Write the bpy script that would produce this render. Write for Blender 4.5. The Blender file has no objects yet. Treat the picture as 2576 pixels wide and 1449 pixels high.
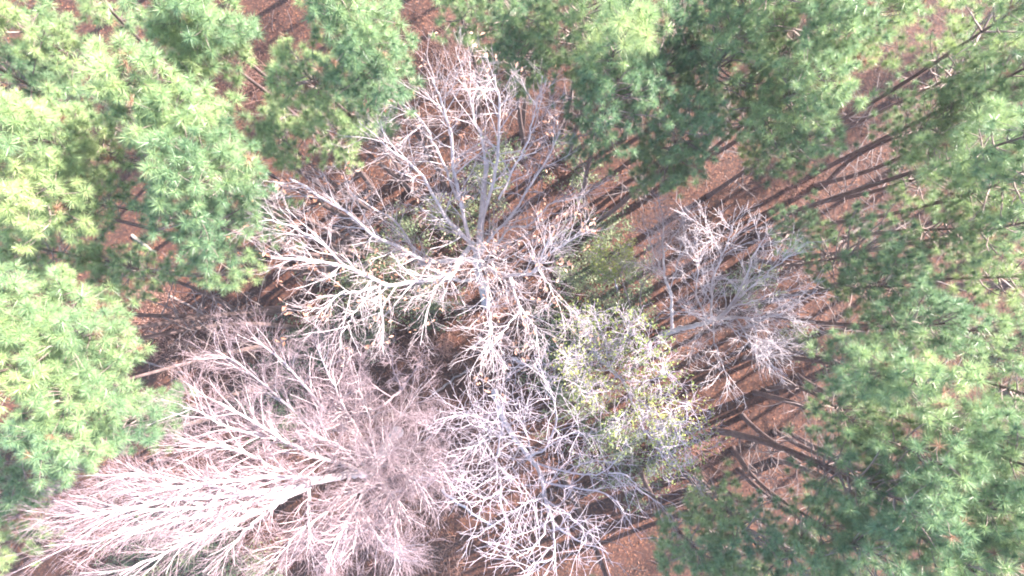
import bpy, math, random
import numpy as np
from math import radians as R

# ------------------------------------------------------------------ camera
S = bpy.context.scene
COL = S.collection
H = 28.0
TILT = R(2.0)
cam = bpy.data.cameras.new('camera'); cam.lens = 20; cam.sensor_width = 36
cam.clip_start = 0.1; cam.clip_end = 1000
co = bpy.data.objects.new('camera', cam); COL.objects.link(co)
co.location = (0, 0, H); co.rotation_euler = (TILT, 0, 0)
S.camera = co

# ------------------------------------------------------------------ light
SUN_AZ = R(32)       # direction towards the sun in the ground plane, measured from +X
SUN_EL = R(38)
w = bpy.data.worlds.new('World'); S.world = w; w.use_nodes = True
nt = w.node_tree; nt.nodes.clear()
sky = nt.nodes.new('ShaderNodeTexSky'); sky.sky_type = 'NISHITA'; sky.sun_disc = False
sky.sun_elevation = SUN_EL; sky.sun_rotation = math.pi/2 - SUN_AZ
bg = nt.nodes.new('ShaderNodeBackground'); bg.inputs[1].default_value = 0.125
wo = nt.nodes.new('ShaderNodeOutputWorld')
nt.links.new(sky.outputs[0], bg.inputs[0]); nt.links.new(bg.outputs[0], wo.inputs[0])
sl = bpy.data.lights.new('sun', 'SUN'); sl.energy = 5.0; sl.angle = R(0.6); sl.color = (1.0, 0.91, 0.85)
so = bpy.data.objects.new('sun', sl); COL.objects.link(so)
from mathutils import Vector
sd = Vector((math.cos(SUN_EL)*math.cos(SUN_AZ), math.cos(SUN_EL)*math.sin(SUN_AZ), math.sin(SUN_EL)))
so.rotation_euler = sd.to_track_quat('Z', 'Y').to_euler()
so.location = sd*60
S.view_settings.view_transform = 'Standard'; S.view_settings.look = 'None'
S.view_settings.gamma = 1; S.view_settings.use_curve_mapping = False
S.view_settings.exposure = 2.5
S.cycles.max_bounces = 6; S.cycles.diffuse_bounces = 3; S.cycles.transmission_bounces = 3
S.cycles.glossy_bounces = 2
S.cycles.filter_width = 1.9      # the small drone lens is soft

rng = np.random.default_rng(7)

# ------------------------------------------------------------------ helpers
F = 2576*20/36.0
def W(u, v, z):
    """plan position of something seen at (u, v) of the aerial survey picture when it stands z metres high"""
    x = (u-1288)/F; y = -(v-724.5)/F
    dy = y*math.cos(TILT)+math.sin(TILT); dz = y*math.sin(TILT)-math.cos(TILT)
    t = (z-H)/dz
    return np.array((x*t, dy*t, z))

def tag(o, label=None, cat=None, group=None, kind=None):
    if label: o['label'] = label
    if cat: o['category'] = cat
    if group: o['group'] = group
    if kind: o['kind'] = kind
    return o

def empty(name, loc):
    o = bpy.data.objects.new(name, None); COL.objects.link(o)
    o.location = tuple(float(c) for c in loc); o.empty_display_size = 0.3
    return o

class MB:
    """collects faces and builds one mesh object"""
    def __init__(s): s.v = []; s.f = {3: [], 4: []}; s.n = 0
    def add(s, v, f):
        v = np.asarray(v, np.float32).reshape(-1, 3); f = np.asarray(f, np.int64)
        if len(v) == 0 or len(f) == 0: return
        s.v.append(v); s.f[f.shape[1]].append(f+s.n); s.n += len(v)
    def tubes(s, P, rad, sides=4):
        P = np.asarray(P, float); rad = np.asarray(rad, float)
        if P.ndim == 2: P = P[None]; rad = rad[None]
        N, K, _ = P.shape
        if N == 0: return
        t = np.gradient(P, axis=1); t /= np.linalg.norm(t, axis=2, keepdims=True)+1e-9
        ref = np.zeros((N, 1, 3)); m = P[:, -1]-P[:, 0]; ax = np.argmin(np.abs(m), axis=1)
        ref[np.arange(N), 0, ax] = 1
        u = np.cross(t, np.broadcast_to(ref, t.shape)); u /= np.linalg.norm(u, axis=2, keepdims=True)+1e-9
        w_ = np.cross(t, u)
        a = np.arange(sides)*2*np.pi/sides
        V = P[:, :, None]+rad[:, :, None, None]*(u[:, :, None]*np.cos(a)[None, None, :, None]+w_[:, :, None]*np.sin(a)[None, None, :, None])
        idx = np.arange(N*K*sides).reshape(N, K, sides)
        A = idx[:, :-1]; B = idx[:, 1:]
        f = np.stack([A, np.roll(A, -1, 2), np.roll(B, -1, 2), B], -1).reshape(-1, 4)
        s.add(V, f)
    def build(s, name, mat, parent=None, smooth=True):
        me = bpy.data.meshes.new(name)
        v = np.concatenate(s.v) if s.v else np.zeros((0, 3), np.float32)
        if parent is not None: v = v-np.array(parent_world(parent), np.float32)
        q = np.concatenate(s.f[4]) if s.f[4] else np.zeros((0, 4), np.int64)
        t = np.concatenate(s.f[3]) if s.f[3] else np.zeros((0, 3), np.int64)
        me.vertices.add(len(v)); me.vertices.foreach_set('co', v.astype(np.float32).ravel())
        li = np.concatenate([q.ravel(), t.ravel()]).astype(np.int32)
        me.loops.add(len(li)); me.loops.foreach_set('vertex_index', li)
        me.polygons.add(len(q)+len(t))
        ls = np.concatenate([np.arange(len(q))*4, len(q)*4+np.arange(len(t))*3]).astype(np.int32)
        me.polygons.foreach_set('loop_start', ls)
        me.polygons.foreach_set('use_smooth', np.full(len(q)+len(t), smooth))
        me.update(calc_edges=True)
        me.materials.append(mat)
        o = bpy.data.objects.new(name, me); COL.objects.link(o)
        if parent is not None: o.parent = parent
        return o

def parent_world(p):
    a = np.zeros(3)
    while p is not None:
        a += np.array(p.location); p = p.parent
    return a

def norm(a): return a/(np.linalg.norm(a, axis=-1, keepdims=True)+1e-9)

def spline(pts, K):
    """smooth curve through pts sampled at K points"""
    p = np.asarray(pts, float)
    p = np.vstack([2*p[0]-p[1], p, 2*p[-1]-p[-2]])
    n = len(p)-3
    out = []
    for s_ in np.linspace(0, n-1e-6, K):
        i = int(s_); t = s_-i
        a, b, c, d = p[i:i+4]
        out.append(.5*((2*b)+(-a+c)*t+(2*a-5*b+4*c-d)*t*t+(-a+3*b-3*c+d)*t**3))
    return np.array(out)

def grow(P, rad, n, length, ang, K=5, wig=.25, up=.15, t0=.2, rscale=.5, rmin=.004, lenfall=.55, spread=(0., 1.), tgrad=True):
    """children of every branch in P: returns points, radii"""
    N, KP, _ = P.shape
    if N == 0: return P, rad
    M = N*n
    ip = np.repeat(np.arange(N), n)
    t = (np.tile(np.arange(n), N)+rng.random(M))/n
    t = t0+(1-t0)*t
    x = t*(KP-1); i = np.minimum(x.astype(int), KP-2); fr = (x-i)[:, None]
    a = P[ip, i]; b = P[ip, i+1]
    pos = a*(1-fr)+b*fr; tan = norm(b-a)
    r = rad[ip, i]*(1-fr[:, 0])+rad[ip, i+1]*fr[:, 0]
    rnd = rng.normal(size=(M, 3)); per = norm(np.cross(tan, rnd))
    an = np.radians(ang)*(.65+.7*rng.random(M))[:, None]
    d = norm(tan*np.cos(an)+per*np.sin(an))
    d[:, 2] += up*.5; d = norm(d)
    L = length*(.55+.8*rng.random(M))*(1-lenfall*t)
    pts = [pos]; cur = pos
    for k in range(1, K):
        d = norm(d+rng.normal(size=(M, 3))*wig+np.array((0, 0, up))/K)
        cur = cur+d*(L/(K-1))[:, None]; pts.append(cur)
    C = np.stack(pts, 1)
    r0 = np.maximum(r*rscale, rmin)
    rr = r0[:, None]*np.linspace(1, .45, K)[None]+0
    rr = np.maximum(rr, rmin*.7)
    return C, rr

def cards(mb, pos, nrm, size, asp=.5, fold=.2):
    """small leaves: folded, pointed four sided blades"""
    M = len(pos)
    if M == 0: return
    size = np.broadcast_to(size, (M,))[:, None]
    rnd = rng.normal(size=(M, 3)); u = norm(np.cross(nrm, rnd)); v = norm(np.cross(nrm, u))
    base = pos; tip = pos+u*size+nrm*size*rng.normal(size=(M, 1))*.15
    mid = pos+u*size*.5
    l = mid+v*size*asp*.5+nrm*size*fold; r = mid-v*size*asp*.5+nrm*size*fold
    V = np.stack([base, r, tip, l], 1)
    i = np.arange(M)[:, None]*4
    mb.add(V, np.concatenate([i+np.array([[0, 1, 2]]), i+np.array([[0, 2, 3]])]))

# ------------------------------------------------------------------ materials
def mat(name):
    m = bpy.data.materials.new(name); m.use_nodes = True
    n = m.node_tree; n.nodes.clear()
    return m, n, n.nodes.new, n.links.new

def ramp(new, cols, pos=None):
    r = new('ShaderNodeValToRGB')
    e = r.color_ramp.elements
    pos = pos or np.linspace(0, 1, len(cols))
    e[0].position = pos[0]; e[0].color = (*cols[0], 1)
    e[1].position = pos[-1]; e[1].color = (*cols[-1], 1)
    for p_, c in zip(pos[1:-1], cols[1:-1]):
        x = e.new(p_); x.color = (*c, 1)
    return r

def bark(name, cols, scale=8., rough=.85, bump=.4, stretch=.35, fine=40.):
    m, n, new, link = mat(name)
    tc = new('ShaderNodeTexCoord'); mp = new('ShaderNodeMapping'); mp.inputs['Scale'].default_value = (1, 1, stretch)
    link(tc.outputs['Object'], mp.inputs[0])
    a = new('ShaderNodeTexNoise'); a.inputs['Scale'].default_value = scale; a.inputs['Detail'].default_value = 6; a.inputs['Roughness'].default_value = .7
    link(mp.outputs[0], a.inputs['Vector'])
    r = ramp(new, cols, list(np.linspace(.3, .7, len(cols)))); link(a.outputs[0], r.inputs[0])
    v = new('ShaderNodeTexVoronoi'); v.inputs['Scale'].default_value = fine; link(mp.outputs[0], v.inputs['Vector'])
    mx = new('ShaderNodeMixRGB'); mx.blend_type = 'MULTIPLY'; mx.inputs[0].default_value = .45
    link(r.outputs[0], mx.inputs[1]); link(v.outputs['Distance'], mx.inputs[2])
    ad = new('ShaderNodeMixRGB'); ad.blend_type = 'MIX'; ad.inputs[0].default_value = .35
    link(r.outputs[0], ad.inputs[1]); link(mx.outputs[0], ad.inputs[2])
    b = new('ShaderNodeBump'); b.inputs['Strength'].default_value = bump; b.inputs['Distance'].default_value = .03
    link(a.outputs[0], b.inputs['Height'])
    p = new('ShaderNodeBsdfPrincipled'); p.inputs['Roughness'].default_value = rough
    link(ad.outputs[0], p.inputs['Base Color']); link(b.outputs[0], p.inputs['Normal'])
    o = new('ShaderNodeOutputMaterial'); link(p.outputs[0], o.inputs[0])
    return m

def leafmat(name, cols, scale=1.2, trans=.35, rough=.5, islands=True, spec=.5):
    m, n, new, link = mat(name)
    g = new('ShaderNodeNewGeometry'); oi = new('ShaderNodeObjectInfo')
    tc = new('ShaderNodeTexCoord')
    a = new('ShaderNodeTexNoise'); a.inputs['Scale'].default_value = scale; a.inputs['Detail'].default_value = 3
    link(tc.outputs['Object'], a.inputs['Vector'])
    s1 = new('ShaderNodeMath'); s1.operation = 'MULTIPLY_ADD'; s1.inputs[1].default_value = .42
    link(g.outputs['Random Per Island'], s1.inputs[0])
    s0 = new('ShaderNodeMath'); s0.operation = 'MULTIPLY_ADD'; s0.inputs[1].default_value = .95; s0.inputs[2].default_value = -.42
    link(a.outputs[0], s0.inputs[0]); 
    s2 = new('ShaderNodeMath'); s2.operation = 'MULTIPLY_ADD'; s2.inputs[1].default_value = .35
    link(oi.outputs['Random'], s2.inputs[0]); link(s0.outputs[0], s2.inputs[2]); link(s2.outputs[0], s1.inputs[2])
    r = ramp(new, cols); link(s1.outputs[0], r.inputs[0])
    p = new('ShaderNodeBsdfPrincipled'); p.inputs['Roughness'].default_value = rough; p.inputs['Specular IOR Level'].default_value = spec
    link(r.outputs[0], p.inputs['Base Color'])
    t = new('ShaderNodeBsdfTranslucent'); link(r.outputs[0], t.inputs[0])
    mx = new('ShaderNodeMixShader'); mx.inputs[0].default_value = trans
    link(p.outputs[0], mx.inputs[1]); link(t.outputs[0], mx.inputs[2])
    o = new('ShaderNodeOutputMaterial'); link(mx.outputs[0], o.inputs[0])
    return m

M_NEEDLE = leafmat('pine_needles', [(.08, .165, .095), (.19, .30, .15), (.375, .475, .205), (.60, .65, .285)], .9, .27, .34)
M_BROWNN = leafmat('dead_needles', [(.14, .07, .04), (.27, .15, .09), (.40, .25, .16), (.50, .35, .22)], .9, .2, .5)
M_PBARK = bark('pine_bark', [(.06, .04, .04), (.13, .085, .08), (.22, .15, .14)], 9, .9, .7, .4)
M_PTWIG = bark('pine_limb_bark', [(.16, .11, .10), (.27, .20, .18), (.42, .33, .31)], 6)
M_OAK = bark('pale_oak_bark', [(.34, .29, .30), (.52, .46, .47), (.70, .64, .65)], 5, .8, .4)
M_OAKT = bark('oak_twig_bark', [(.30, .23, .235), (.43, .35, .36), (.56, .49, .50)], 5, .8, .2)
M_WHT = bark('white_twig_bark', [(.40, .33, .34), (.54, .47, .48), (.68, .61, .62)], 5, .8, .2)
M_BIG = bark('pale_pink_bark', [(.46, .36, .37), (.64, .54, .55), (.80, .72, .73)], 5, .8, .4)
M_BIGT = bark('pinkish_twig_bark', [(.22, .15, .165), (.33, .24, .26), (.46, .36, .39)], 4, .8, .2)
M_LIL = bark('lilac_grey_bark', [(.34, .29, .33), (.48, .43, .48), (.64, .58, .63)], 5, .8, .3)
M_LILT = bark('lilac_twig_bark', [(.38, .31, .36), (.52, .44, .50), (.65, .58, .64)], 5, .8, .2)
M_DEAD = bark('dead_brush_bark', [(.20, .10, .08), (.32, .17, .13), (.44, .27, .21)], 4, .9, .2)
M_UNDER = bark('undergrowth_twig_bark', [(.10, .07, .07), (.18, .14, .135), (.30, .24, .235)], 4, .9, .2)
M_LOG = bark('weathered_wood', [(.14, .10, .085), (.22, .17, .15), (.33, .27, .245)], 4, .9, .4)
M_DRY = leafmat('dry_oak_leaves', [(.26, .12, .07), (.42, .22, .15), (.58, .36, .27), (.68, .48, .38)], 2, .3)
M_EVER = leafmat('evergreen_leaves', [(.10, .15, .045), (.22, .28, .075), (.38, .41, .12), (.54, .48, .18)], 1.2, .3, .35)
M_SHRUB = leafmat('shrub_leaves', [(.06, .09, .05), (.12, .165, .08), (.22, .25, .12), (.36, .27, .15)], 1.5, .3, .5)
M_LITTER = leafmat('litter_leaves', [(.03, .008, .005), (.085, .025, .012), (.21, .08, .038), (.48, .28, .16)], .6, .1, .6)

def ground_mat():
    m, n, new, link = mat('leaf_litter_floor')
    tc = new('ShaderNodeTexCoord')
    big = new('ShaderNodeTexNoise'); big.inputs['Scale'].default_value = .35; big.inputs['Detail'].default_value = 5
    link(tc.outputs['Object'], big.inputs['Vector'])
    v = new('ShaderNodeTexVoronoi'); v.inputs['Scale'].default_value = 13; v.inputs['Randomness'].default_value = 1
    nz = new('ShaderNodeTexNoise'); nz.inputs['Scale'].default_value = 9; nz.inputs['Detail'].default_value = 4
    link(tc.outputs['Object'], nz.inputs['Vector'])
    mv = new('ShaderNodeMixRGB'); mv.inputs[0].default_value = .12; link(tc.outputs['Object'], mv.inputs[1]); link(nz.outputs['Color'], mv.inputs[2])
    link(mv.outputs[0], v.inputs['Vector'])
    r = ramp(new, [(.010, .003, .002), (.036, .0095, .005), (.095, .031, .015), (.27, .125, .067)], [.0, .35, .7, 1.])
    link(v.outputs['Color'], r.inputs[0])
    r2 = ramp(new, [(.012, .0035, .0025), (.044, .0125, .0065), (.026, .013, .007)], [.3, .5, .75]); link(big.outputs[0], r2.inputs[0])
    mx = new('ShaderNodeMixRGB'); mx.inputs[0].default_value = .45; link(r.outputs[0], mx.inputs[1]); link(r2.outputs[0], mx.inputs[2])
    fine = new('ShaderNodeTexNoise'); fine.inputs['Scale'].default_value = 45; fine.inputs['Detail'].default_value = 5
    link(tc.outputs['Object'], fine.inputs['Vector'])
    b = new('ShaderNodeBump'); b.inputs['Strength'].default_value = .8; b.inputs['Distance'].default_value = .05
    link(fine.outputs[0], b.inputs['Height'])
    p = new('ShaderNodeBsdfPrincipled'); p.inputs['Roughness'].default_value = .85
    link(mx.outputs[0], p.inputs['Base Color']); link(b.outputs[0], p.inputs['Normal'])
    o = new('ShaderNodeOutputMaterial'); link(p.outputs[0], o.inputs[0])
    return m
M_GROUND = ground_mat()

# ------------------------------------------------------------------ ground
def gz(x, y):
    return .18*np.sin(x*.21+1.3)*np.cos(y*.17)+.1*np.sin(x*.53+y*.41)+.05*np.sin(x*1.7-y*1.1)
def make_ground():
    n = 320
    g = np.sign(np.linspace(-1, 1, n))*np.abs(np.linspace(-1, 1, n))**2.2*260
    X, Y = np.meshgrid(g, g)
    V = np.stack([X, Y, gz(X, Y)], -1).reshape(-1, 3)
    i = np.arange(n*n).reshape(n, n)
    f = np.stack([i[:-1, :-1], i[:-1, 1:], i[1:, 1:], i[1:, :-1]], -1).reshape(-1, 4)
    mb = MB(); mb.add(V, f)
    tag(mb.build('ground', M_GROUND), kind='structure')
make_ground()

def make_litter():
    N = 60000
    x = rng.uniform(-27, 27, N); y = rng.uniform(-16, 17, N)
    pos = np.stack([x, y, gz(x, y)+.015+.03*rng.random(N)], 1)
    nr = norm(rng.normal(size=(N, 3))*.35+np.array((0, 0, 1)))
    mb = MB(); cards(mb, pos, nr, rng.uniform(.06, .14, N), .55, .12)
    tag(mb.build('leaf_litter', M_LITTER, smooth=False), 'brown fallen leaves scattered over the forest floor', 'leaf litter', kind='stuff')
    mb = MB(); n = 1500
    x = rng.uniform(-27, 27, n); y = rng.uniform(-16, 17, n); a = rng.uniform(0, 6.3, n); L = rng.uniform(.15, 1.1, n)
    P = []
    for k in range(4):
        t = k/3.
        xx = x+np.cos(a+.3*k*np.sin(x*9))*L*t; yy = y+np.sin(a+.3*k*np.sin(x*9))*L*t
        P.append(np.stack([xx, yy, gz(xx, yy)+.03+.05*rng.random(n)], 1))
    mb.tubes(np.stack(P, 1), np.repeat(rng.uniform(.004, .011, n)[:, None], 4, 1), 3)
    tag(mb.build('fallen_twigs', M_UNDER), 'thin grey dead twigs strewn over the brown forest floor', 'twigs', kind='stuff')
make_litter()

# ------------------------------------------------------------------ pines
def needles(mb, tip, ax, M, ln=.2, wd=.0074):
    T = len(tip)
    if T == 0: return
    n = T*M
    tp = np.repeat(tip, M, 0); a = np.repeat(ax, M, 0)
    s = rng.random(n)
    per = norm(np.cross(a, rng.normal(size=(n, 3))))
    ph = np.radians(8+92*rng.random(n)**.75)[:, None]
    d = norm(a*np.cos(ph)+per*np.sin(ph))
    sc = np.repeat(.68+.55*rng.random(T), M)
    L = (ln*(.75+.4*rng.random(n))*sc)[:, None]
    base = tp-a*(.13*s)[:, None]*sc[:, None]
    end = base+d*L-np.array((0, 0, 1.))*L*.08
    u = norm(np.cross(d, rng.normal(size=(n, 3))))*wd*.5
    V = np.stack([base-u, base+u, end], 1)
    mb.add(V, np.arange(n)[:, None]*3+np.array([[0, 1, 2]]))

def pine(label, u, v, ztop, rpx, dens=1., depth=3.2, base=None, ln=.205, M=150, group='pines of the dense stand', rad=.12, world=None, lean=1.22, keep=False):
    if world is not None: top = np.array((*world, ztop))
    else:
        top = W(u, v, ztop-.35*depth); top[2] = ztop
    Rm = rpx*(H-ztop)/F if world is None else rpx
    if base is None: b = top[:2]*(lean if world is None else 1.0)+rng.normal(size=2)*.35
    else: b = W(base[0], base[1], 0)[:2]
    b = np.array((b[0], b[1], float(gz(b[0], b[1]))-.05))
    root = empty('pine_tree', b)
    tag(root, label, 'pine tree', group)
    K = 18
    t = np.linspace(0, 1, K)[:, None]
    bend = norm(rng.normal(size=3))*np.array((1, 1, 0))*.35
    P = b*(1-t)+top*t+bend*np.sin(t*np.pi)*(.5+rng.random())
    mb = MB(); rr = rad*(1-.82*t[:, 0]**1.2); rr[0] *= 1.35
    mb.tubes(P, rr, 9)
    # stubs of dead limbs on the bare part of the stem
    n = 14
    tt = rng.uniform(.3, .72, n); i = (tt*(K-1)).astype(int)
    st = P[i]; az = rng.uniform(0, 6.28, n); L = rng.uniform(.3, 1.5, n)
    q = []
    dcur = np.stack([np.cos(az), np.sin(az), rng.uniform(-.1, .5, n)], 1); cur = st
    q.append(cur)
    for k in range(4):
        cur = cur+dcur*(L/4)[:, None]; dcur = norm(dcur+rng.normal(size=(n, 3))*.22); q.append(cur)
    Q = np.stack(q, 1); Rq = np.repeat(np.linspace(.022, .006, 5)[None], n, 0)
    tr = mb.build('trunk', M_PBARK, root)
    ds = MB(); ds.tubes(Q, Rq, 4)
    C, Rc = grow(Q, Rq, 3, .5, 50, K=4, wig=.25, up=0, rmin=.004); ds.tubes(C, Rc, 3)
    ds.build('dead_branches', M_UNDER, root)
    # living limbs
    nw = max(4, int(depth/.4)); bp = []; br = []
    for k in range(nw):
        h = (k+.3)/nw                      # 0 top .. 1 crown foot
        z = ztop-.15-h*depth
        f = (z-b[2])/(top[2]-b[2]); c = np.array([np.interp(f, t[:, 0], P[:, j]) for j in range(3)])
        prof = (.2+.95*min(1, h*1.9)**.6)*(1 if h < .55 else 1-.9*(h-.55))
        nb = rng.integers(4, 7)
        a0 = rng.uniform(0, 6.28)
        for j in range(nb):
            if rng.random() > .55+.45*dens: continue
            a = a0+j*6.283/nb+rng.normal()*.3
            L = Rm*prof*rng.uniform(.65, 1.25)
            el = R(52-42*h+rng.normal()*9)
            d = np.array((math.cos(a)*math.cos(el), math.sin(a)*math.cos(el), math.sin(el)))
            pts = [c]; cur = c.copy(); L = max(L/ max(.5, math.cos(el)), .35)
            for s_ in range(5):
                d = norm(d+rng.normal(size=3)*.13+np.array((0, 0, .05+.06*s_*h)))
                cur = cur+d*L/5; pts.append(cur.copy())
            bp.append(pts); br.append(np.linspace(.013+.012*L, .007, 6))
    bp = np.array(bp); br = np.array(br)
    bm = MB(); bm.tubes(bp, br, 5)
    nch = max(2, int(round(5*dens)))
    C, Rc = grow(bp, br, nch, .62, 48, K=4, wig=.14, up=.25, t0=.35, rscale=.6, rmin=.005, lenfall=.35); bm.tubes(C, Rc, 4)
    bm.build('branches', M_PTWIG, root)
    tips = [bp[:, -1], C[:, -1]]; ax = [norm(bp[:, -1]-bp[:, -2]), norm(C[:, -1]-C[:, -2])]
    if dens > 9:
        k = rng.random(len(C)) < .45*dens
        tips.append(C[k, 2]); ax.append(norm(C[k, 2]-C[k, 1]+rng.normal(size=(k.sum(), 3))*.08))
    tips = np.concatenate(tips); ax = np.concatenate(ax); ax = norm(ax+np.array((0, 0, .55)))
    dead = rng.random(len(tips)) < .03
    nm = MB(); needles(nm, tips[~dead], ax[~dead], M, ln)
    nm.build('crown', M_NEEDLE, root)
    if dead.any():
        nm = MB(); needles(nm, tips[dead], ax[dead]*np.array((1, 1, .2)), M//2, ln*.9)
        nm.build('dead_needles', M_BROWNN, root)
    return root

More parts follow.
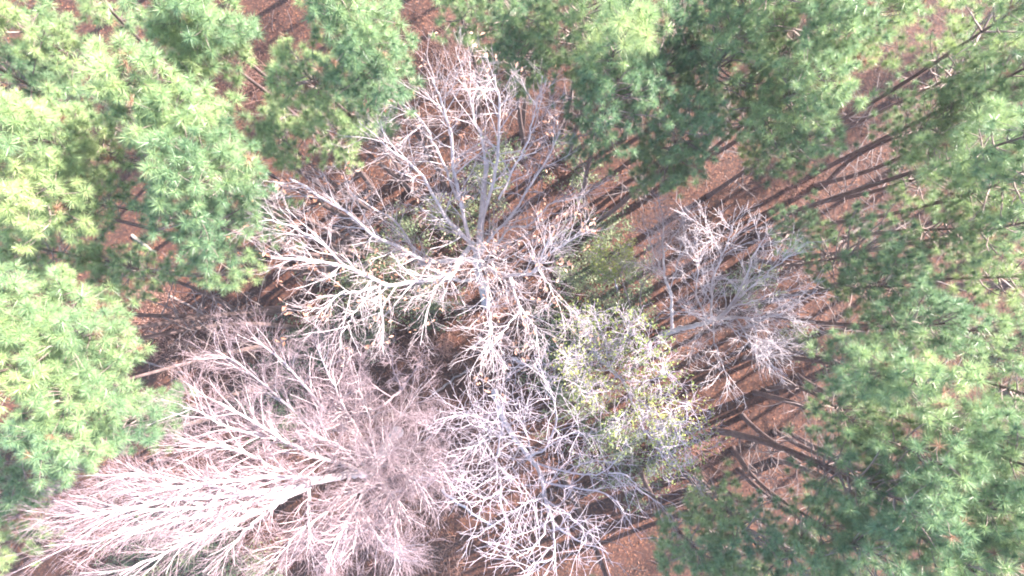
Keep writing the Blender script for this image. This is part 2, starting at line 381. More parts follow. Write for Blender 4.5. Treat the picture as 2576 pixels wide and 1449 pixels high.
# (label, u, v, top height, crown radius in survey px, density[, options])
PINES = [
 ('sparse pale green pine in the top left corner of the photo', 55, 70, 17.0, 105, .75, {}),
 ('sparse pine at the left edge, second below the top left corner', 45, 190, 16.5, 105, .7, {}),
 ('thin dull green pine left of the two dark leaning trunks, top left', 205, 130, 11.5, 75, .6, {}),
 ('thin dull pine below the dull green top left pine, over bare ground', 185, 225, 11.5, 65, .55, {}),
 ('thin pine at the top edge beside the two dark leaning trunks', 300, 22, 15.5, 65, .5, {'base': (560, 260)}),
 ('large bright green pine crown at the top edge, right of the dark leaning trunks', 495, 55, 18.4, 125, 1.15, {}),
 ('bright pine crown bulging down just above the dark curved trunk', 520, 125, 17.6, 100, 1.0, {}),
 ('bright yellow-green pine below the dark curved trunk, upper left', 375, 240, 18.8, 125, 1.2, {}),
 ('yellow-green pine right below the yellow-green crown, its twin', 480, 320, 18.2, 120, 1.1, {}),
 ('pale pine overlapping the left tips of the oak limbs', 520, 430, 18.2, 130, 1.15, {}),
 ('pale pine with separate round tufts, lowest of the row left of the oak', 490, 545, 17.6, 130, 1.0, {}),
 ('very pale pine at the left edge with a fully sunlit crown', 70, 350, 18.8, 130, 1.2, {}),
 ('mid green pine between the pale left edge crown and the yellow-green twins', 225, 370, 17.2, 110, 1.0, {}),
 ('pale pine on the left edge above the dark ground strip', 90, 500, 18.2, 135, 1.1, {}),
 ('green pine with brown dead twigs in its crown, left part of photo', 225, 520, 16.5, 110, .8, {}),
 ('blue-green shaded pine at the left edge just over the dark strip', 110, 620, 15.8, 100, .8, {}),
 ('low blue-green pine left of the dark diagonal trunk', 345, 665, 14.0, 95, .6, {'base': (600, 790)}),
 ('shaded blue-green pine touching the oak\'s lower left limb tips', 555, 650, 14.5, 105, .85, {}),
 ('shaded blue-green pine behind the oak\'s left limb tips', 650, 520, 14.5, 105, .85, {}),
 ('yellow-green pine at the left edge below the dark ground strip', 90, 770, 18.4, 130, 1.15, {}),
 ('yellow-green pine right of the left edge crown, above the brown brush', 215, 850, 18.0, 115, 1.1, {}),
 ('pale pine at the left edge level with the brown brush', 60, 930, 18.4, 125, 1.1, {}),
 ('pale pine whose tufts reach toward the pink bare tree, left side', 230, 985, 17.6, 120, 1.0, {}),
 ('pale green pine tangled with the tips of the pink bare tree', 185, 1085, 17.4, 120, .95, {}),
 ('grey-green faint pine half covered by the pink tree\'s upper twigs', 365, 1040, 15.6, 75, .7, {}),
 ('shaded pine at the left edge above the pink tree\'s long twigs', 60, 1215, 15.4, 105, .8, {}),
 ('small pine in the bottom left corner under the pink twigs', 40, 1350, 13.5, 75, .5, {}),
 ('shaded blue-green pine between the bright upper left crowns', 715, 350, 14.5, 85, .8, {}),
 ('big bright green pine at the top edge, left of the reddish gap', 890, 60, 18.0, 130, 1.15, {}),
 ('bright green pine just left of the topmost oak twigs', 930, 160, 17.6, 125, 1.1, {}),
 ('green pine below the big top edge crown, above the oak\'s left limb', 795, 215, 16.6, 120, 1.0, {}),
 ('dark blue-green pine above the oak\'s upper left limb', 850, 330, 14.0, 115, .85, {}),
 ('dark green pine behind the oak\'s upper left twigs', 960, 290, 13.0, 90, .7, {}),
 ('small dark pine in the reddish gap at the top edge', 1150, 45, 14.0, 70, .6, {}),
 ('dark green pine at the top edge right of the reddish gap', 1290, 50, 14.6, 110, .9, {}),
 ('dark blue-green pine just right of the oak\'s topmost twigs', 1310, 165, 13.4, 105, .85, {}),
 ('green pine at the top edge above the two big round tufts', 1460, 55, 15.2, 110, .95, {}),
 ('pine with the two big round bright tufts, top centre', 1560, 125, 17.0, 75, .6, {'ln': .29}),
 ('pine with large tufts hanging over the sunlit stripes, top centre', 1530, 250, 15.0, 120, 1.05, {'base': (1480, 560)}),
 ('dull green pine behind the big round tufts, top centre right', 1640, 210, 13.4, 120, .95, {}),
 ('green pine at the top edge, right of the two big tufts', 1690, 40, 15.4, 120, 1.0, {}),
 ('large grey-green pine, middle of the upper right crown mass', 1800, 150, 15.0, 125, 1.0, {}),
 ('bright yellow-green pine at the top edge of the upper right mass', 1900, 35, 16.4, 125, 1.15, {}),
 ('bright yellow-green pine beside the long dark diagonal trunks', 2020, 100, 16.4, 120, 1.15, {}),
 ('pine at the top edge touching the long dark diagonal trunks', 2150, 70, 15.4, 95, .95, {}),
 ('bright edged pine at the lower end of the upper right mass', 1990, 235, 16.0, 105, 1.1, {}),
 ('sparse grey-green pine over the sunlit stripes, right of centre', 1880, 310, 14.0, 130, .9, {}),
 ('loose pine below the upper right mass, its lowest crown', 1960, 360, 13.6, 105, .9, {}),
 ('small pine standing alone over the stripes, right of the oak', 1700, 345, 14.0, 85, 1.05, {'base': (1500, 560)}),
 ('sparse shaded pine below the small lone pine over the stripes', 1670, 430, 11.9, 75, .45, {}),
 ('blurred pine in the top right corner of the photo', 2500, 50, 17.0, 120, .75, {}),
 ('sparse green pine right of the long dark diagonal trunks', 2405, 190, 14.0, 115, .6, {}),
 ('pine at the right edge, second below the top right corner', 2535, 190, 16.5, 90, .7, {}),
 ('thin green pine right of the diagonal trunks, over pink ground', 2320, 335, 13.0, 105, .7, {}),
 ('thin green pine with one pale tuft, upper right', 2420, 300, 15.0, 110, .8, {}),
 ('pine with one large pale sunlit tuft, right side', 2455, 385, 17.2, 70, .6, {'ln': .29}),
 ('pale green pine at the right edge below the large pale tuft', 2530, 450, 16.8, 95, .8, {}),
 ('thin pine over the widest sunlit stripes, right side', 2330, 440, 13.5, 105, .55, {}),
 ('green pine at the right edge above the short dark stem', 2510, 570, 16.0, 85, .55, {}),
 ('thin pine between the sunlit stripes and the right edge pines', 2370, 590, 14.0, 90, .45, {}),
 ('dark blue-green pine right of the small bare tree', 2110, 640, 13.0, 125, .85, {}),
 ('blue-green pine below the dark one right of the small bare tree', 2190, 725, 13.4, 110, .8, {}),
 ('thin low pine behind the right tips of the small bare tree', 1960, 590, 9.0, 60, .4, {}),
 ('shaded pine at the right edge beside the dark horizontal stem', 2525, 700, 15.0, 75, .45, {}),
 ('blue-green pine with a pale round tuft on its right side', 2270, 810, 15.6, 90, .8, {}),
 ('loose dark pine right of the pale round tuft, above the leafy ground', 2400, 830, 14.5, 80, .5, {}),
 ('bright yellow-green tufted pine right of the small bare tree\'s lower twigs', 2130, 930, 17.4, 90, .85, {'ln': .235}),
 ('bright tufted pine, the right neighbour of the yellow-green tufted one', 2240, 950, 17.2, 85, .85, {'ln': .235}),
 ('shaded pine below the yellow-green tufted pines', 2080, 1040, 15.6, 75, .7, {}),
 ('pine at the right edge over the leafy ground, low right', 2545, 1000, 16.5, 85, .7, {}),
 ('green pine just right of the thick dark forked trunk', 2110, 1180, 16.8, 105, .8, {'ln': .235, 'base': (1805, 1085), 'rad': .17}),
 ('green pine with star shaped tufts, right of the forked trunk\'s crown', 2260, 1130, 17.2, 95, .75, {'ln': .235}),
 ('pine with star tufts in the middle of the lower right quarter', 2380, 1080, 17.0, 90, .75, {'ln': .235}),
 ('bright pine at the right edge, above the bottom right corner', 2500, 1150, 18.0, 100, .85, {'ln': .235}),
 ('pine with one bright yellow star tuft, lower right', 2250, 1240, 17.8, 85, .8, {'ln': .235}),
 ('green pine right of the bright yellow star tuft', 2380, 1230, 17.6, 95, .85, {'ln': .235}),
 ('pale pine beside the long grey limb near the bottom right corner', 2510, 1290, 18.2, 100, .9, {'ln': .235}),
 ('shaded star tufted pine below the forked trunk', 2030, 1290, 16.2, 95, .7, {'ln': .235}),
 ('pine at the bottom edge in the lower right, big dark star tufts', 2150, 1350, 17.2, 100, .8, {'ln': .235}),
 ('pine at the bottom edge left of the bottom right corner', 2330, 1370, 17.6, 105, .85, {'ln': .235}),
 ('bright pine filling the bottom right corner', 2500, 1410, 18.2, 105, .95, {'ln': .235}),
 ('blue-green pine at the bottom edge right of the lit ground stripes', 1850, 1320, 14.5, 85, .65, {}),
 ('low pine at the left end of the lower right pines, above the lit stripes\' end', 1790, 1250, 13.0, 75, .6, {}),
 ('pine at the left end of the lower right pines, touching the lit ground stripes', 1730, 1350, 13.5, 75, .7, {}),
 ('dark bare pine stem running off the bottom edge, right of the crooked tree', 1600, 1640, 15.5, 100, .9, {'base': (1425, 1210), 'rad': .15, 'keep': True}),
 ('low pine at the bottom edge, nearest to the lit ground stripes', 1800, 1410, 14.5, 85, .65, {}),
 ('dark pine at the bottom edge between its low neighbour and the star tufts', 1960, 1400, 15.5, 85, .7, {}),
]
for lab, u, v, z, r, dn, kw in PINES:
    if u < 1000: r *= .74; kw = dict(dict(depth=2.1), **kw)
    if 1950 < u < 2220 and 850 < v < 1320: z -= 1.2
    if u > 1750 and v > 850:
        kw = dict(depth=3.4, **kw); dn *= .74; r *= 1.1; kw.setdefault('lean', 1.52)
    elif u > 1450: kw = dict(depth=3.8, **kw); r *= 1.12; kw.setdefault('lean', 1.3)
    elif dn < .8: kw = dict(kw, depth=3.4)
    pine(lab, u, v, z, r, dn, **kw)
# pines added past the right and upper edges to cast shade and trunk shadows
outer = [(24.5, 6), (27, 9.5), (30, 12.5), (26, 14.5), (29.5, 17), (21.5, 20.5), (26.5, 21), (17, 18.5),
    (16.5, 22), (12.5, 18.5), (12, 22), (8, 18), (7, 21.5), (3, 18.5), (2, 22), (31, 7.5), (27.5, 3), (-2, 18), (-6, 18.5), (33, 20), (30, -1.5), (25.5, -1), (28, -7), (-10, 17.5), (-16, 17), (-22, 16),
    (25.5, 11), (23, 4), (28.5, 5.8), (22.5, 1.2), (26.2, 7.9), (24, -4), ]
for i, (x, y) in enumerate(outer):
    thin = x > 21 and y < 14 or i > 28
    pine('tall pine added beyond the edge to cast shade on the floor', 0, 0, 15+rng.random()*2, 1.3, .5 if thin else .9, depth=3.2 if thin else 4.5, M=40 if thin else 80,
         world=(x, y), rad=.19, group='pines added beyond the edge for shade')

# ------------------------------------------------------------------ bare trees
def poly(pts, z0, z1, p=.8):
    n = len(pts); d = np.concatenate([[0], np.cumsum([math.dist(pts[i], pts[i+1]) for i in range(n-1)])]); d /= d[-1]
    return np.array([W(u, v, z0+(z1-z0)*t**p) for (u, v), t in zip(pts, d)])

def bare_tree(name, label, trunk, limbs, mtr, mtw, cfg, cat='bare tree', leaves=None, group=None, rb=.16, rt=.05):
    b = W(*trunk[0]); b[2] = gz(b[0], b[1])-.05
    root = empty(name, b); tag(root, label, cat, group)
    T = np.array([W(*p) for p in trunk]); T[0] = b
    K = 24; P = spline(T, K)+rng.normal(size=(K, 3))*.02
    mb = MB(); rr = np.linspace(rb, rt, K); rr[0] *= 1.4; rr[1] *= 1.1
    mb.tubes(P, rr, 10); mb.build('trunk', mtr, root)
    for lb in limbs:
        pts, z0, z1, r0 = lb[:4]
        Q = spline(poly(pts, z0, z1), 40); kq = int(39*cfg.get('trim', .9)); Q = Q[np.linspace(0, kq, 16).astype(int)]
        Q[2:] += rng.normal(size=(14, 3))*cfg.get('jit', .02)
        # pull the foot of the limb onto the nearest wood
        rq = r0*cfg.get('thick', 1.0)*np.linspace(1, .24, 16)
        mb = MB(); mb.tubes(Q, rq, 8)
        L = np.linalg.norm(np.diff(Q, axis=0), axis=1).sum()
        n2 = max(3, int(L*cfg['n2']))
        A, Ra = grow(Q[None], rq[None], n2, cfg['l2'], cfg['a2'], K=7, wig=cfg['wig'], up=cfg['up'], t0=cfg.get('t0', .12), rscale=.42, rmin=.0075, lenfall=.4)
        mb.tubes(A, Ra, 5)
        limb = mb.build('limb', mtr, root)
        tw = MB()
        B, Rb = grow(A, Ra, cfg['n3'], cfg['l3'], cfg['a3'], K=5, wig=cfg['wig'], up=cfg['up'], rscale=.62, rmin=cfg['rm'], lenfall=.4)
        C, Rc = grow(B, Rb, cfg['n4'], cfg['l4'], cfg['a3'], K=4, wig=cfg['wig'], up=cfg['up'], rscale=.75, rmin=cfg['rm']*.85, lenfall=.3)
        tw.tubes(B, Rb, 4); tw.tubes(C, Rc, 3)
        tw.build('twigs', mtw, limb)
        if leaves:
            m_, frac, size, name_, num = leaves
            k = rng.random(len(C)) < frac
            pos = np.repeat(C[k, -1], num, 0); pos = pos+rng.normal(size=pos.shape)*size*.5
            lf = MB(); cards(lf, pos, norm(rng.normal(size=pos.shape)+np.array((.2, .1, .7))), size*(.7+.6*rng.random(len(pos))), .5, .15)
            if len(pos): lf.build(name_, m_, limb, smooth=False)
    return root

oak_cfg = dict(n2=4.2, l2=1.25, a2=38, n3=4, l3=.72, a3=34, n4=3, l4=.38, wig=.085, up=.15, rm=.0042, trim=.93)
bare_tree('oak_tree', 'large bare oak with white crooked limbs in the centre of the photo',
 [(1224, 762, 0), (1212, 715, 3), (1199, 665, 6), (1206, 610, 8), (1211, 545, 9.6), (1218, 470, 11), (1225, 400, 12)],
 [
 ([(1196, 650), (1130, 655), (1070, 655), (1035, 640), (985, 612), (930, 585), (870, 530), (805, 495), (745, 455), (692, 435)], 8.00, 15.50, .085),
 ([(1190, 612), (1161, 649), (1141, 690), (1120, 700), (1073, 700), (1019, 713), (968, 718), (931, 696), (857, 668), (777, 652), (690, 652), (636, 640)], 9.14, 16.00, .085),
 ([(930, 697), (867, 668), (820, 620), (767, 585), (700, 560), (655, 545)], 12.57, 16.00, .04),
 ([(960, 718), (900, 735), (857, 738), (828, 765), (777, 800)], 12.57, 15.00, .04),
 ([(1200, 700), (1150, 706), (1093, 683), (1059, 656), (1020, 590), (991, 548), (934, 524), (880, 480), (850, 430)], 5.71, 14.00, .06),
 ([(1200, 640), (1173, 598), (1146, 574), (1119, 544), (1096, 500), (1060, 440), (1010, 395), (968, 365), (935, 350)], 9.14, 16.00, .07),
 ([(1180, 600), (1165, 540), (1150, 473), (1134, 371), (1124, 304), (1110, 263), (1094, 220), (1073, 165)], 10.29, 16.50, .065),
 ([(1150, 500), (1127, 439), (1100, 375), (1073, 321), (1025, 270), (990, 230)], 11.43, 16.00, .045),
 ([(1212, 560), (1232, 489), (1250, 410), (1255, 338), (1255, 270), (1252, 220), (1243, 160)], 10.29, 16.50, .06),
 ([(1222, 440), (1215, 360), (1195, 300), (1180, 240), (1160, 190)], 12.57, 15.00, .04),
 ([(1210, 640), (1222, 615), (1245, 581), (1289, 541), (1323, 480), (1363, 422), (1397, 355), (1430, 304)], 8.00, 14.50, .06),
 ([(1205, 670), (1240, 630), (1282, 575), (1330, 568), (1384, 517), (1440, 500), (1500, 490)], 6.86, 13.00, .045),
 ([(1255, 500), (1290, 430), (1330, 350), (1345, 290), (1350, 240)], 12.00, 15.00, .035),
 ([(1205, 655), (1235, 676), (1269, 689), (1337, 689), (1357, 669), (1370, 625), (1385, 585)], 9.14, 16.00, .065),
 ([(1345, 685), (1360, 660), (1395, 630), (1440, 600), (1490, 575)], 13.14, 14.50, .03),
 ([(1280, 690), (1296, 737), (1313, 777), (1347, 818), (1354, 855)], 11.43, 15.50, .04),
 ([(1313, 777), (1289, 804), (1256, 851), (1225, 880)], 13.71, 16.00, .025),
 ([(1218, 672), (1228, 699), (1228, 767), (1235, 825), (1228, 861), (1212, 890)], 9.71, 16.00, .05),
 ([(1357, 680), (1387, 730), (1411, 777)], 13.14, 14.50, .025),
 ([(1127, 700), (1095, 722), (1086, 740), (1076, 790)], 11.43, 14.50, .03),
 ([(955, 718), (958, 770), (968, 835)], 13.14, 15.00, .028),
 ([(934, 725), (890, 790), (857, 845)], 13.14, 15.00, .028),
 ([(1222, 665), (1210, 655), (1200, 670), (1170, 690)], 10.29, 14.00, .03),
 ([(1222, 665), (1235, 655), (1265, 650), (1310, 640)], 10.29, 14.50, .03),
 ], M_OAK, M_OAKT, oak_cfg, cat='oak tree', leaves=(M_DRY, .045, .12, 'dry_leaves', 3), rb=.2, rt=.06)

big_cfg = dict(n2=5.4, l2=1.4, a2=26, n3=6, l3=.8, a3=27, n4=4, l4=.42, wig=.08, up=-.03, rm=.0034, trim=.81, thick=1.15)
bare_tree('sweetgum_tree', 'biggest bare tree, pinkish white and densely twigged, lower left quarter of the photo',
 [(1000, 1085, 0), (968, 1130, 4), (941, 1180, 7.5), (905, 1190, 8.5), (850, 1197, 9.5), (780, 1215, 10.5)],
 [
 ([(905, 1190), (861, 1163), (794, 1149), (726, 1115), (625, 1055), (527, 1000), (430, 960)], 8.5, 15, .075),
 ([(760, 1130), (700, 1105), (574, 1075), (473, 1024), (410, 1030)], 10, 14.5, .05),
 ([(850, 1197), (777, 1203), (650, 1200), (540, 1213), (420, 1230), (304, 1250), (160, 1265)], 9.5, 16, .075),
 ([(800, 1210), (700, 1180), (590, 1130), (480, 1120), (380, 1150)], 10, 14.5, .05),
 ([(780, 1215), (642, 1240), (439, 1257), (260, 1290), (110, 1330)], 10, 16, .075),
 ([(780, 1220), (640, 1262), (507, 1298), (350, 1325), (180, 1375), (60, 1400)], 10, 15.5, .065),
 ([(780, 1225), (680, 1270), (574, 1315), (439, 1379), (300, 1445), (240, 1475)], 10, 15, .06),
 ([(720, 1255), (650, 1305), (591, 1365), (523, 1449)], 10, 14, .05),
 ([(777, 1235), (774, 1290), (777, 1365), (740, 1449)], 10, 14, .045),
 ([(935, 1185), (908, 1247), (870, 1315), (830, 1385), (800, 1460)], 8, 15, .065),
 ([(908, 1260), (941, 1342), (992, 1392), (1026, 1455)], 9.5, 15, .045),
 ([(912, 1250), (895, 1330), (885, 1449)], 9.5, 14.5, .045),
 ([(945, 1170), (1002, 1175), (1060, 1223), (1100, 1285)], 8, 14, .045),
 ([(941, 1180), (972, 1230), (999, 1257), (1000, 1340), (1010, 1400), (1030, 1460)], 8, 14.5, .055),
 ([(941, 1172), (918, 1119), (877, 1080), (820, 1035), (760, 960), (690, 890), (600, 820), (560, 790)], 7.5, 14.5, .065),
 ([(925, 1125), (880, 1050), (857, 1011), (825, 940), (800, 880), (780, 810)], 8, 14, .05),
 ([(945, 1150), (930, 1060), (905, 980), (900, 900)], 7, 12.5, .04),
 ([(955, 1150), (985, 1080), (1030, 1020), (1060, 960)], 6.5, 11.5, .04),
 ([(960, 1160), (1030, 1130), (1090, 1090), (1120, 1060)], 7, 12.5, .04),
 ([(960, 1165), (1040, 1180), (1110, 1180), (1160, 1200)], 7.5, 13, .035),
 ([(860, 1085), (780, 1060), (700, 1000), (620, 930), (540, 880), (480, 880)], 8.5, 14, .045),
 ([(700, 1245), (560, 1230), (400, 1200), (280, 1195), (170, 1225)], 11, 15.5, .05),
 ([(900, 1170), (850, 1120), (800, 1100), (740, 1060)], 8.5, 13.5, .035),
 ([(620, 1240), (500, 1280), (330, 1280), (200, 1300), (90, 1300)], 11.5, 16, .045),
 ([(943, 1178), (962, 1150), (985, 1130), (1010, 1120)], 8, 12.5, .02),
 ([(940, 1182), (960, 1205), (975, 1235), (985, 1260)], 8, 12.5, .02),
 ([(935, 1182), (915, 1170), (900, 1145), (890, 1120)], 8, 12.5, .02),
 ([(938, 1186), (925, 1215), (905, 1235), (880, 1250)], 8, 12.5, .02),
 ([(945, 1178), (955, 1170), (945, 1150), (950, 1130)], 8, 12.5, .018),
 ([(880, 1200), (840, 1270), (760, 1330), (700, 1400), (650, 1460)], 9, 14, .045),
 ], M_BIG, M_BIGT, big_cfg, cat='bare tree', rb=.22, rt=.09)

bare_tree('young_bare_tree', 'fine pinkish bare tree just above the biggest bare tree\'s right side',
 [(1020, 965, 0), (1005, 985, 3), (985, 1000, 5), (965, 1020, 7)],
 [
 ([(1010, 980), (990, 930), (985, 890), (970, 855)], 3.5, 8, .035),
 ([(1010, 980), (1040, 940), (1060, 900), (1075, 870)], 3.5, 7.5, .03),
 ([(985, 1000), (930, 960), (900, 910), (890, 870)], 5, 9, .03),
 ([(975, 1010), (1010, 1040), (1060, 1050), (1100, 1040)], 5.5, 9, .03),
 ([(965, 1020), (930, 1030), (880, 1000), (850, 960)], 6, 9, .03),
 ], M_BIGT, M_BIGT, dict(n2=4.5, l2=.9, a2=45, n3=4, l3=.5, a3=45, n4=2, l4=.3, wig=.22, up=.05, rm=.0055), rb=.08, rt=.03)

lil_cfg = dict(n2=2.6, l2=1.6, a2=44, n3=3, l3=.9, a3=42, n4=2, l4=.5, wig=.1, up=.05, rm=.0048)
bare_tree('crooked_bare_tree', 'lilac grey bare tree with crossing crooked branches at the bottom centre',
 [(1246, 985, 0), (1256, 1030, 2.5), (1270, 1065, 4.5), (1300, 1110, 6), (1330, 1149, 7.2), (1362, 1196, 8.4), (1374, 1257, 9.5), (1391, 1315, 10.4)],
 [
 ([(1296, 1105), (1262, 1128), (1249, 1150), (1249, 1169), (1258, 1196), (1259, 1257), (1275, 1320), (1300, 1370)], 6.51, 13.70, .05),
 ([(1255, 1196), (1225, 1210), (1195, 1230), (1137, 1261)], 9.77, 13.70, .028),
 ([(1257, 1240), (1225, 1255), (1195, 1274), (1168, 1321)], 10.86, 14.20, .024),
 ([(1251, 1140), (1262, 1088), (1266, 1027), (1255, 1000), (1205, 990)], 8.14, 13.20, .035),
 ([(1270, 1060), (1235, 1060), (1190, 1045), (1150, 1040)], 5.43, 12.20, .03),
 ([(1262, 1088), (1225, 1080), (1180, 1060), (1155, 1000)], 8.69, 13.20, .026),
 ([(1330, 1149), (1374, 1125), (1397, 1061), (1394, 1011), (1370, 955)], 7.82, 13.70, .045),
 ([(1340, 1145), (1320, 1080), (1300, 1030), (1310, 975)], 7.60, 12.70, .03),
 ([(1374, 1125), (1410, 1105), (1448, 1085), (1480, 1105)], 9.77, 13.20, .03),
 ([(1362, 1196), (1384, 1217), (1465, 1230), (1533, 1247), (1600, 1308)], 9.12, 13.20, .045),
 ([(1350, 1165), (1431, 1190), (1516, 1190), (1556, 1139)], 8.47, 12.70, .04),
 ([(1530, 1190), (1577, 1196), (1610, 1230), (1668, 1274), (1718, 1331)], 10.86, 10.70, .025),
 ([(1420, 1190), (1470, 1165), (1520, 1160), (1575, 1175)], 9.77, 12.20, .025),
 ([(1391, 1315), (1394, 1380), (1396, 1460)], 11.29, 14.20, .035),
 ([(1391, 1315), (1430, 1345), (1480, 1370), (1560, 1400)], 11.29, 13.70, .035),
 ([(1370, 1250), (1335, 1262), (1290, 1265)], 10.31, 13.70, .028),
 ([(1380, 1290), (1362, 1350), (1325, 1390), (1290, 1400)], 10.86, 14.20, .03),
 ([(1375, 1260), (1420, 1290), (1465, 1330), (1480, 1390)], 10.42, 13.70, .03),
 ([(1310, 1120), (1290, 1170), (1320, 1230), (1330, 1290)], 7.06, 13.20, .03),
 ([(1396, 1400), (1345, 1420), (1300, 1450)], 13.03, 14.70, .022),
 ([(1290, 1100), (1240, 1100), (1200, 1120), (1150, 1130)], 6.51, 12.70, .028),
 ], M_LIL, M_LILT, lil_cfg, rb=.13, rt=.05)

bare_tree('slender_bare_tree', 'small slender lilac tree between the oak\'s lowest twigs and the crooked tree',
 [(1290, 900, 0), (1300, 905, 3), (1315, 915, 5), (1340, 925, 7)],
 [
 ([(1340, 925), (1365, 905), (1370, 870), (1350, 840)], 6.5, 10, .03),
 ([(1330, 920), (1380, 940), (1375, 975), (1330, 1000)], 6, 9.5, .03),
 ([(1325, 920), (1290, 925), (1255, 905), (1225, 890)], 5, 9, .025),
 ([(1340, 922), (1400, 910), (1450, 900)], 6.5, 9, .025),
 ([(1310, 912), (1275, 945), (1240, 960)], 4.5, 8.5, .022),
 ], M_LIL, M_LILT, dict(n2=3, l2=.8, a2=50, n3=2, l3=.5, a3=48, n4=1, l4=.3, wig=.2, up=.1, rm=.006), rb=.07, rt=.035)

rt_cfg = dict(n2=4.0, l2=1.1, a2=34, n3=4, l3=.62, a3=32, n4=3, l4=.34, wig=.08, up=.1, rm=.0048)
bare_tree('leaning_bare_tree', 'bare white tree leaning right over the sunlit stripes, right of centre',
 [(1665, 840, 0), (1690, 833, 2.5), (1720, 826, 5), (1760, 816, 7), (1800, 804, 8.5), (1850, 798, 9.5)],
 [
 ([(1780, 810), (1762, 770), (1750, 716), (1757, 669), (1735, 650)], 8.80, 13.30, .035),
 ([(1790, 806), (1791, 760), (1795, 700), (1818, 639), (1839, 590), (1840, 545)], 9.03, 13.80, .045),
 ([(1815, 640), (1795, 600), (1775, 570)], 11.85, 13.80, .02),
 ([(1800, 804), (1825, 780), (1859, 733), (1890, 660), (1916, 608), (1960, 590)], 9.59, 13.80, .045),
 ([(1815, 801), (1860, 750), (1905, 712), (1960, 662), (2000, 630)], 9.71, 13.80, .04),
 ([(1840, 799), (1910, 800), (1960, 790), (2011, 765)], 10.50, 13.80, .035),
 ([(1850, 798), (1910, 806), (1950, 806), (2045, 830)], 10.72, 13.30, .028),
 ([(1810, 804), (1842, 828), (1896, 868), (1943, 912)], 9.71, 13.80, .035),
 ([(1795, 806), (1796, 850), (1818, 919), (1835, 963)], 9.48, 13.30, .028),
 ([(1850, 800), (1880, 840), (1930, 860), (1965, 880)], 10.61, 13.80, .03),
 ([(1800, 803), (1850, 770), (1920, 750), (1985, 720)], 9.59, 13.80, .035),
 ([(1780, 812), (1750, 850), (1735, 900)], 8.80, 11.80, .022),
 ([(1785, 812), (1750, 795), (1715, 780)], 9.03, 12.80, .022),
 ([(1870, 800), (1900, 830), (1900, 880), (1920, 930)], 10.72, 13.80, .024),
 ], M_OAK, M_WHT, rt_cfg, rb=.13, rt=.05)

bare_tree('thin_bare_tree', 'thin upright bare tree with grey twisted stem, left of the leaning bare tree',
 [(1690, 826, 0), (1690, 785, 2.5), (1685, 733, 5), (1671, 690, 7), (1668, 632, 8.5)],
 [
 ([(1671, 690), (1650, 650), (1635, 600), (1620, 560)], 7, 10.5, .028),
 ([(1669, 640), (1668, 580), (1665, 535), (1650, 500)], 8.3, 11, .028),
 ([(1685, 730), (1700, 680), (1712, 630), (1720, 570), (1715, 530)], 5, 10.5, .028),
 ([(1668, 640), (1690, 600), (1720, 560), (1745, 520)], 8, 11, .022),
 ([(1672, 692), (1640, 680), (1605, 650)], 7, 10, .02),
 ], M_OAK, M_OAKT, dict(n2=5, l2=.8, a2=40, n3=5, l3=.5, a3=40, n4=3, l4=.28, wig=.18, up=.15, rm=.0055), rb=.075, rt=.035)

for lab, pts in (('leaning pair of thin grey saplings above the yellow-green evergreen', [(1590, 800, 0), (1582, 760, 2.5), (1570, 720, 4.5), (1560, 690, 6)]),
                 ('single thin dark sapling between the evergreen and the thin bare tree', [(1620, 800, 0), (1612, 760, 2), (1615, 720, 4), (1640, 690, 5.5)])):
    a = pts[-1]; c = pts[-2]
    bare_tree('sapling', lab, pts, [
      ([c[:2], (c[0]-15, c[1]-40), (c[0]-30, c[1]-80)], c[2], c[2]+2, .018),
      ([a[:2], (a[0]+10, a[1]-30), (a[0]+15, a[1]-80)], a[2], a[2]+2, .016)], M_UNDER, M_UNDER,
      dict(n2=4, l2=.6, a2=40, n3=3, l3=.4, a3=40, n4=2, l4=.2, wig=.2, up=.1, rm=.005), cat='sapling', rb=.04, rt=.02)

# evergreen with yellow-green leaves
ev_cfg = dict(n2=3.8, l2=.8, a2=48, n3=4, l3=.5, a3=50, n4=3, l4=.28, wig=.22, up=.2, rm=.0055, trim=1.0)
bare_tree('evergreen_oak', 'broadleaf evergreen with small yellow-green leaves and tangled white twigs, right of bottom centre',
 [(1490, 880, 0), (1510, 900, 3.2), (1535, 925, 6), (1565, 955, 8.5)],
 [
 ([(1510, 900), (1490, 870), (1470, 830), (1450, 800)], 3.84, 11.40, .035),
 ([(1535, 925), (1525, 880), (1515, 840), (1500, 800)], 6.41, 12.40, .03),
 ([(1535, 925), (1560, 880), (1575, 840), (1580, 815)], 6.41, 12.40, .03),
 ([(1555, 945), (1600, 920), (1630, 880), (1640, 860)], 7.69, 12.90, .03),
 ([(1565, 955), (1610, 960), (1660, 950), (1680, 930)], 8.97, 13.40, .03),
 ([(1565, 955), (1600, 1000), (1650, 1040), (1700, 1060)], 8.97, 13.90, .035),
 ([(1565, 955), (1590, 1010), (1620, 1080), (1660, 1140), (1700, 1180)], 8.97, 13.40, .04),
 ([(1600, 1000), (1660, 1000), (1710, 1010), (1750, 1040)], 10.25, 13.40, .028),
 ([(1620, 1050), (1680, 1090), (1730, 1120)], 10.89, 13.90, .025),
 ([(1550, 945), (1530, 980), (1490, 990), (1460, 980)], 7.69, 12.40, .025),
 ([(1590, 1010), (1560, 1050), (1560, 1090)], 10.25, 12.90, .022),
 ([(1540, 930), (1490, 930), (1450, 910), (1420, 900)], 6.41, 12.40, .028),
  ([(1600, 1010), (1640, 1080), (1690, 1150), (1745, 1205)], 9.5, 11.5, .03),
 ([(1640, 1060), (1700, 1070), (1760, 1110), (1785, 1130)], 10, 11.5, .022),
 ], M_LIL, M_LILT, ev_cfg, cat='evergreen tree', leaves=(M_EVER, .65, .075, 'foliage', 3), rb=.12, rt=.05)
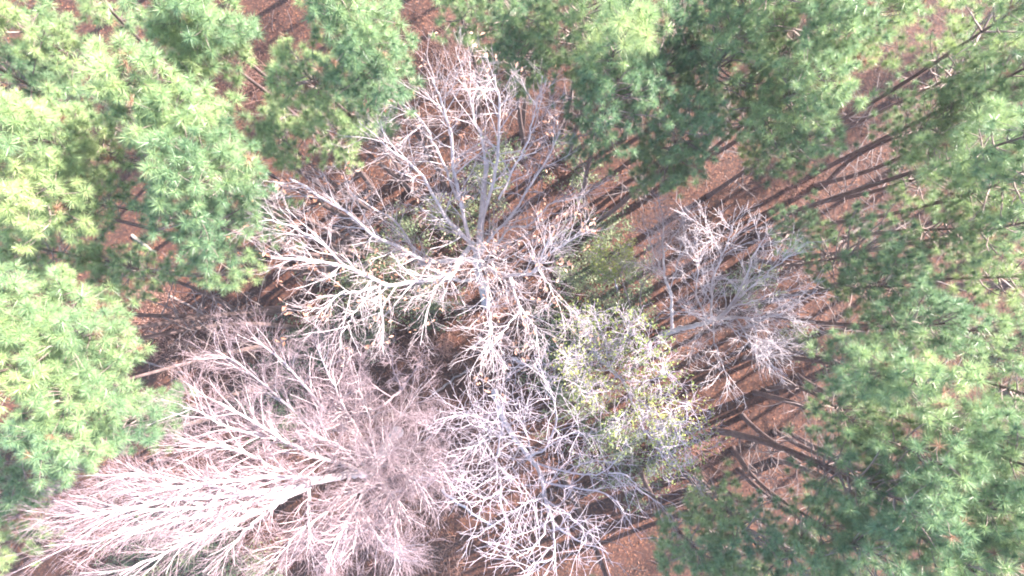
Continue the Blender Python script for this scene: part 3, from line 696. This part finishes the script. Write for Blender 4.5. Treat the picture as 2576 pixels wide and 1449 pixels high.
bare_tree('evergreen_sapling', 'small evergreen sapling with yellow-green leaves right of the oak',
 [(1555, 740, 0), (1550, 720, 2), (1548, 690, 4), (1545, 665, 5)],
 [
 ([(1548, 700), (1530, 670), (1510, 640), (1505, 620)], 3.5, 7, .02),
 ([(1548, 690), (1560, 660), (1570, 635), (1575, 615)], 4, 7.5, .02),
 ([(1548, 690), (1530, 690), (1510, 690)], 4, 6.5, .018),
 ([(1548, 680), (1580, 680), (1590, 690)], 4, 6.5, .018),
 ], M_LIL, M_OAKT, dict(n2=6, l2=.5, a2=50, n3=4, l3=.3, a3=50, n4=3, l4=.18, wig=.28, up=.25, rm=.005), cat='evergreen tree',
 leaves=(M_EVER, .7, .11, 'foliage', 3), rb=.05, rt=.025)

# ------------------------------------------------------------------ shrubs and brush
def shrub(name, label, u, v, r, h, n, mleaf, mtwig, nleaf, size, cat, group=None):
    c = W(u, v, 0); c[2] = gz(c[0], c[1])
    root = empty(name, c); tag(root, label, cat, group)
    # stems
    a = rng.uniform(0, 6.28, n); rr = r*np.sqrt(rng.random(n))*.75
    b = np.stack([c[0]+np.cos(a)*rr, c[1]+np.sin(a)*rr, np.zeros(n)], 1); b[:, 2] = gz(b[:, 0], b[:, 1])
    d = norm(np.stack([rng.normal(size=n)*.55, rng.normal(size=n)*.55, np.ones(n)], 1))
    L = h*rng.uniform(.5, 1.05, n); pts = [b]; cur = b
    for k in range(6):
        d = norm(d+rng.normal(size=(n, 3))*.16); cur = cur+d*(L/6)[:, None]; pts.append(cur)
    P = np.stack(pts, 1); rad = np.repeat(np.linspace(.016, .006, 7)[None], n, 0)
    mb = MB(); mb.tubes(P, rad, 4)
    A, Ra = grow(P, rad, 4, h*.4, 50, K=5, wig=.22, up=.05, rmin=.0055)
    B, Rb = grow(A, Ra, 4, h*.2, 50, K=4, wig=.22, up=.0, rmin=.0045)
    mb.tubes(A, Ra, 4); mb.tubes(B, Rb, 3); mb.build('stems', mtwig, root)
    if nleaf:
        pos = np.concatenate([B[:, -1], B[:, 2], A[:, -1]]); k = rng.random(len(pos)) < .8; pos = np.repeat(pos[k], nleaf, 0)
        pos = pos+rng.normal(size=pos.shape)*size*.6
        lf = MB(); cards(lf, pos, norm(rng.normal(size=pos.shape)*.7+np.array((0, 0, 1))), size*(.6+.7*rng.random(len(pos))), .45, .12)
        lf.build('foliage', mleaf, root, smooth=False)
    return root

G1 = 'green shrubs of the undergrowth'
for lab, u, v, r, h, n in [
 ('green shrub right of the oak, left of the evergreen sapling', 1460, 700, 1.6, 2.6, 34),
 ('green shrub above the yellow-green evergreen', 1530, 760, 1.5, 2.4, 30),
 ('green shrub above right of the oak\'s starburst limb', 1500, 610, 1.2, 2.0, 20),
 ('green shrub left of the evergreen, under the oak\'s lowest twigs', 1400, 840, 1.4, 2.0, 26),
 ('green shrub between the crooked tree and the evergreen', 1400, 960, 1.5, 2.4, 32),
 ('green shrub below left of the evergreen', 1490, 1070, 1.3, 2.4, 26),
 ('green shrub under the lower end of the evergreen', 1600, 1140, 1.4, 2.2, 24),
 ('mossy green shrub under the oak\'s long lower left limb', 1060, 760, 1.5, 2.0, 30),
 ('green shrub under the fork of the oak\'s left limbs', 1000, 640, 1.6, 2.2, 34),
 ('olive shrub under the tips of the oak\'s lower left limb', 880, 720, 1.5, 2.2, 28),
 ('olive shrub above the biggest bare tree, below the oak', 960, 810, 1.5, 2.0, 26),
 ('green shrub seen through the oak\'s upper limbs', 1150, 560, 1.3, 2.2, 24),
 ('green shrub under the top of the oak', 1240, 440, 1.3, 2.4, 26),
 ('green shrub right of the oak\'s upper right limb', 1430, 430, 1.0, 1.8, 16),
 ('green shrub under the upper twigs of the biggest bare tree', 760, 880, 1.6, 2.2, 26),
 ('yellow-green shrub under the bottom left of the biggest bare tree', 500, 1330, 1.7, 3.0, 34),
 ('yellow-green shrub at the bottom edge under pink limbs', 640, 1410, 1.6, 2.8, 30),
 ('yellow-green shrub near the bottom left corner under pink twigs', 380, 1390, 1.5, 2.8, 26),
 ('dark green shrub under the middle of the biggest bare tree', 720, 1020, 1.4, 2.2, 24),
 ('shrub under the leaning bare tree', 1880, 700, 1.3, 1.6, 18),
 ('low shrub right of the leaning bare tree', 2010, 860, 1.0, 1.4, 14),
 ('yellowish shrub at the right edge on leafy ground', 2500, 880, 1.6, 1.2, 26),
]:
    shrub('green_shrub', lab, u, v, r, h, n, M_SHRUB, M_UNDER, 3, .13, 'shrub', G1)
G2 = 'dead reddish brown brush'
for lab, u, v, r, h, n in [
 ('reddish brown dead brush left of the biggest bare tree', 440, 830, 2.4, 2.2, 60),
 ('reddish brown dead brush above the topmost oak twigs', 1180, 180, 1.9, 3.2, 60),
 ('brown dead brush at the upper right under the diagonal trunks', 2010, 480, 1.2, 1.4, 20),
 ('brown dead brush under the lowest tips of the evergreen', 1740, 1130, 1.6, 1.8, 30),
 ('brown dead brush under the bottom of the crooked tree', 1500, 1010, 1.0, 1.4, 14),
 ('brown dead brush between the oak and the biggest bare tree', 1110, 880, 1.4, 2.2, 26),
 ('brown dead brush in the dark gap at the upper left', 130, 270, 1.6, 2.0, 24),
 ('grey brown dead brush right of the biggest bare tree at the bottom', 1130, 1400, 1.5, 1.6, 26),
 ('brown dead brush at the far right below the dark stem', 2370, 760, 1.4, 1.6, 24),
 ('brown dead brush in the upper left dark gap beside the curved trunk', 640, 200, 1.5, 2.0, 22),
 ('brown dead brush at the bottom edge among the star tufts', 1900, 1440, 1.2, 1.6, 20),
]:
    shrub('dead_brush', lab, u, v, r, h, n, M_DRY, M_DEAD, 1 if r > 1.8 else 0, .07, 'brush', G2)

# ------------------------------------------------------------------ fallen wood
def log(label, a, b, r, m, name='fallen_log', cat='log'):
    A = W(*a, 0)[:2]; B = W(*b, 0)[:2]
    K = 10; t = np.linspace(0, 1, K)[:, None]
    xy = A*(1-t)+B*t+rng.normal(size=(K, 2))*.03
    P = np.column_stack([xy, gz(xy[:, 0], xy[:, 1])+r*.8])
    rr = r*np.linspace(1, .55, K); rr[0] = r*.75; rr[-1] = r*.2
    mb = MB(); mb.tubes(P, rr, 8); mb.f[4].append(np.array([[0, 2, 4, 6]])+mb.n-80)
    root = empty(name, P[0]); tag(root, label, cat, 'fallen logs and sticks')
    mb.build('log', m, root)
    Q = P[None]; C, Rc = grow(Q, rr[None]*.5, 5, .8, 55, K=4, wig=.15, up=.0, rmin=.008)
    C[:, :, 2] = np.maximum(C[:, :, 2], gz(C[:, :, 0], C[:, :, 1])+.02)
    s = MB(); s.tubes(C, Rc, 5); s.build('branch_stubs', m, root)
log('pale fallen log lying between two sunlit stripes, right side', (2110, 615), (2215, 535), .09, M_LOG)
log('pale fallen stick on the pink ground, upper right stripes', (2240, 700), (2330, 660), .05, M_LOG)
log('pale fallen log across a lit stripe near the right edge', (2290, 460), (2370, 400), .08, M_LOG)
log('pale broken log in the dark ground left of the brown brush', (330, 590), (390, 640), .1, M_LOG)
log('short pale log below the dark diagonal trunk, left side', (420, 740), (520, 800), .07, M_LOG)
log('pale stick beside the dark leaning trunks, upper left', (300, 115), (350, 165), .06, M_LOG)
log('grey fallen log right of the biggest bare tree', (1110, 1230), (1250, 1330), .07, M_OAK)
log('thin pale log over the brown brush, left side', (330, 900), (470, 940), .06, M_LOG)
log('fallen grey log below the oak trunk among brown leaves', (1090, 990), (1190, 920), .06, M_LOG)
log('broken pale log in the striped ground above the leaning bare tree', (2050, 300), (2140, 240), .07, M_LOG)

# ------------------------------------------------------------------ veil standing in for camera glare
mh = bpy.data.materials.new('glare_volume'); mh.use_nodes = True
n_ = mh.node_tree; n_.nodes.clear()
pv = n_.nodes.new('ShaderNodeVolumePrincipled'); pv.inputs['Color'].default_value = (.97, .92, .97, 1)
pv.inputs['Density'].default_value = .0006  # faint volume added to lift the darks as camera glare does
oo = n_.nodes.new('ShaderNodeOutputMaterial'); n_.links.new(pv.outputs[0], oo.inputs['Volume'])
hb = MB()
hx = np.array([(x, y, z) for z in (-1.6, 29.5) for x, y in ((-270, -270), (270, -270), (270, 270), (-270, 270))], float)
hb.add(hx, [[3, 2, 1, 0], [4, 5, 6, 7], [0, 1, 5, 4], [1, 2, 6, 5], [2, 3, 7, 6], [3, 0, 4, 7]])
tag(hb.build('glare_veil', mh, smooth=False), 'thin pale lilac veil added to imitate camera glare', 'glare_veil', kind='stuff')
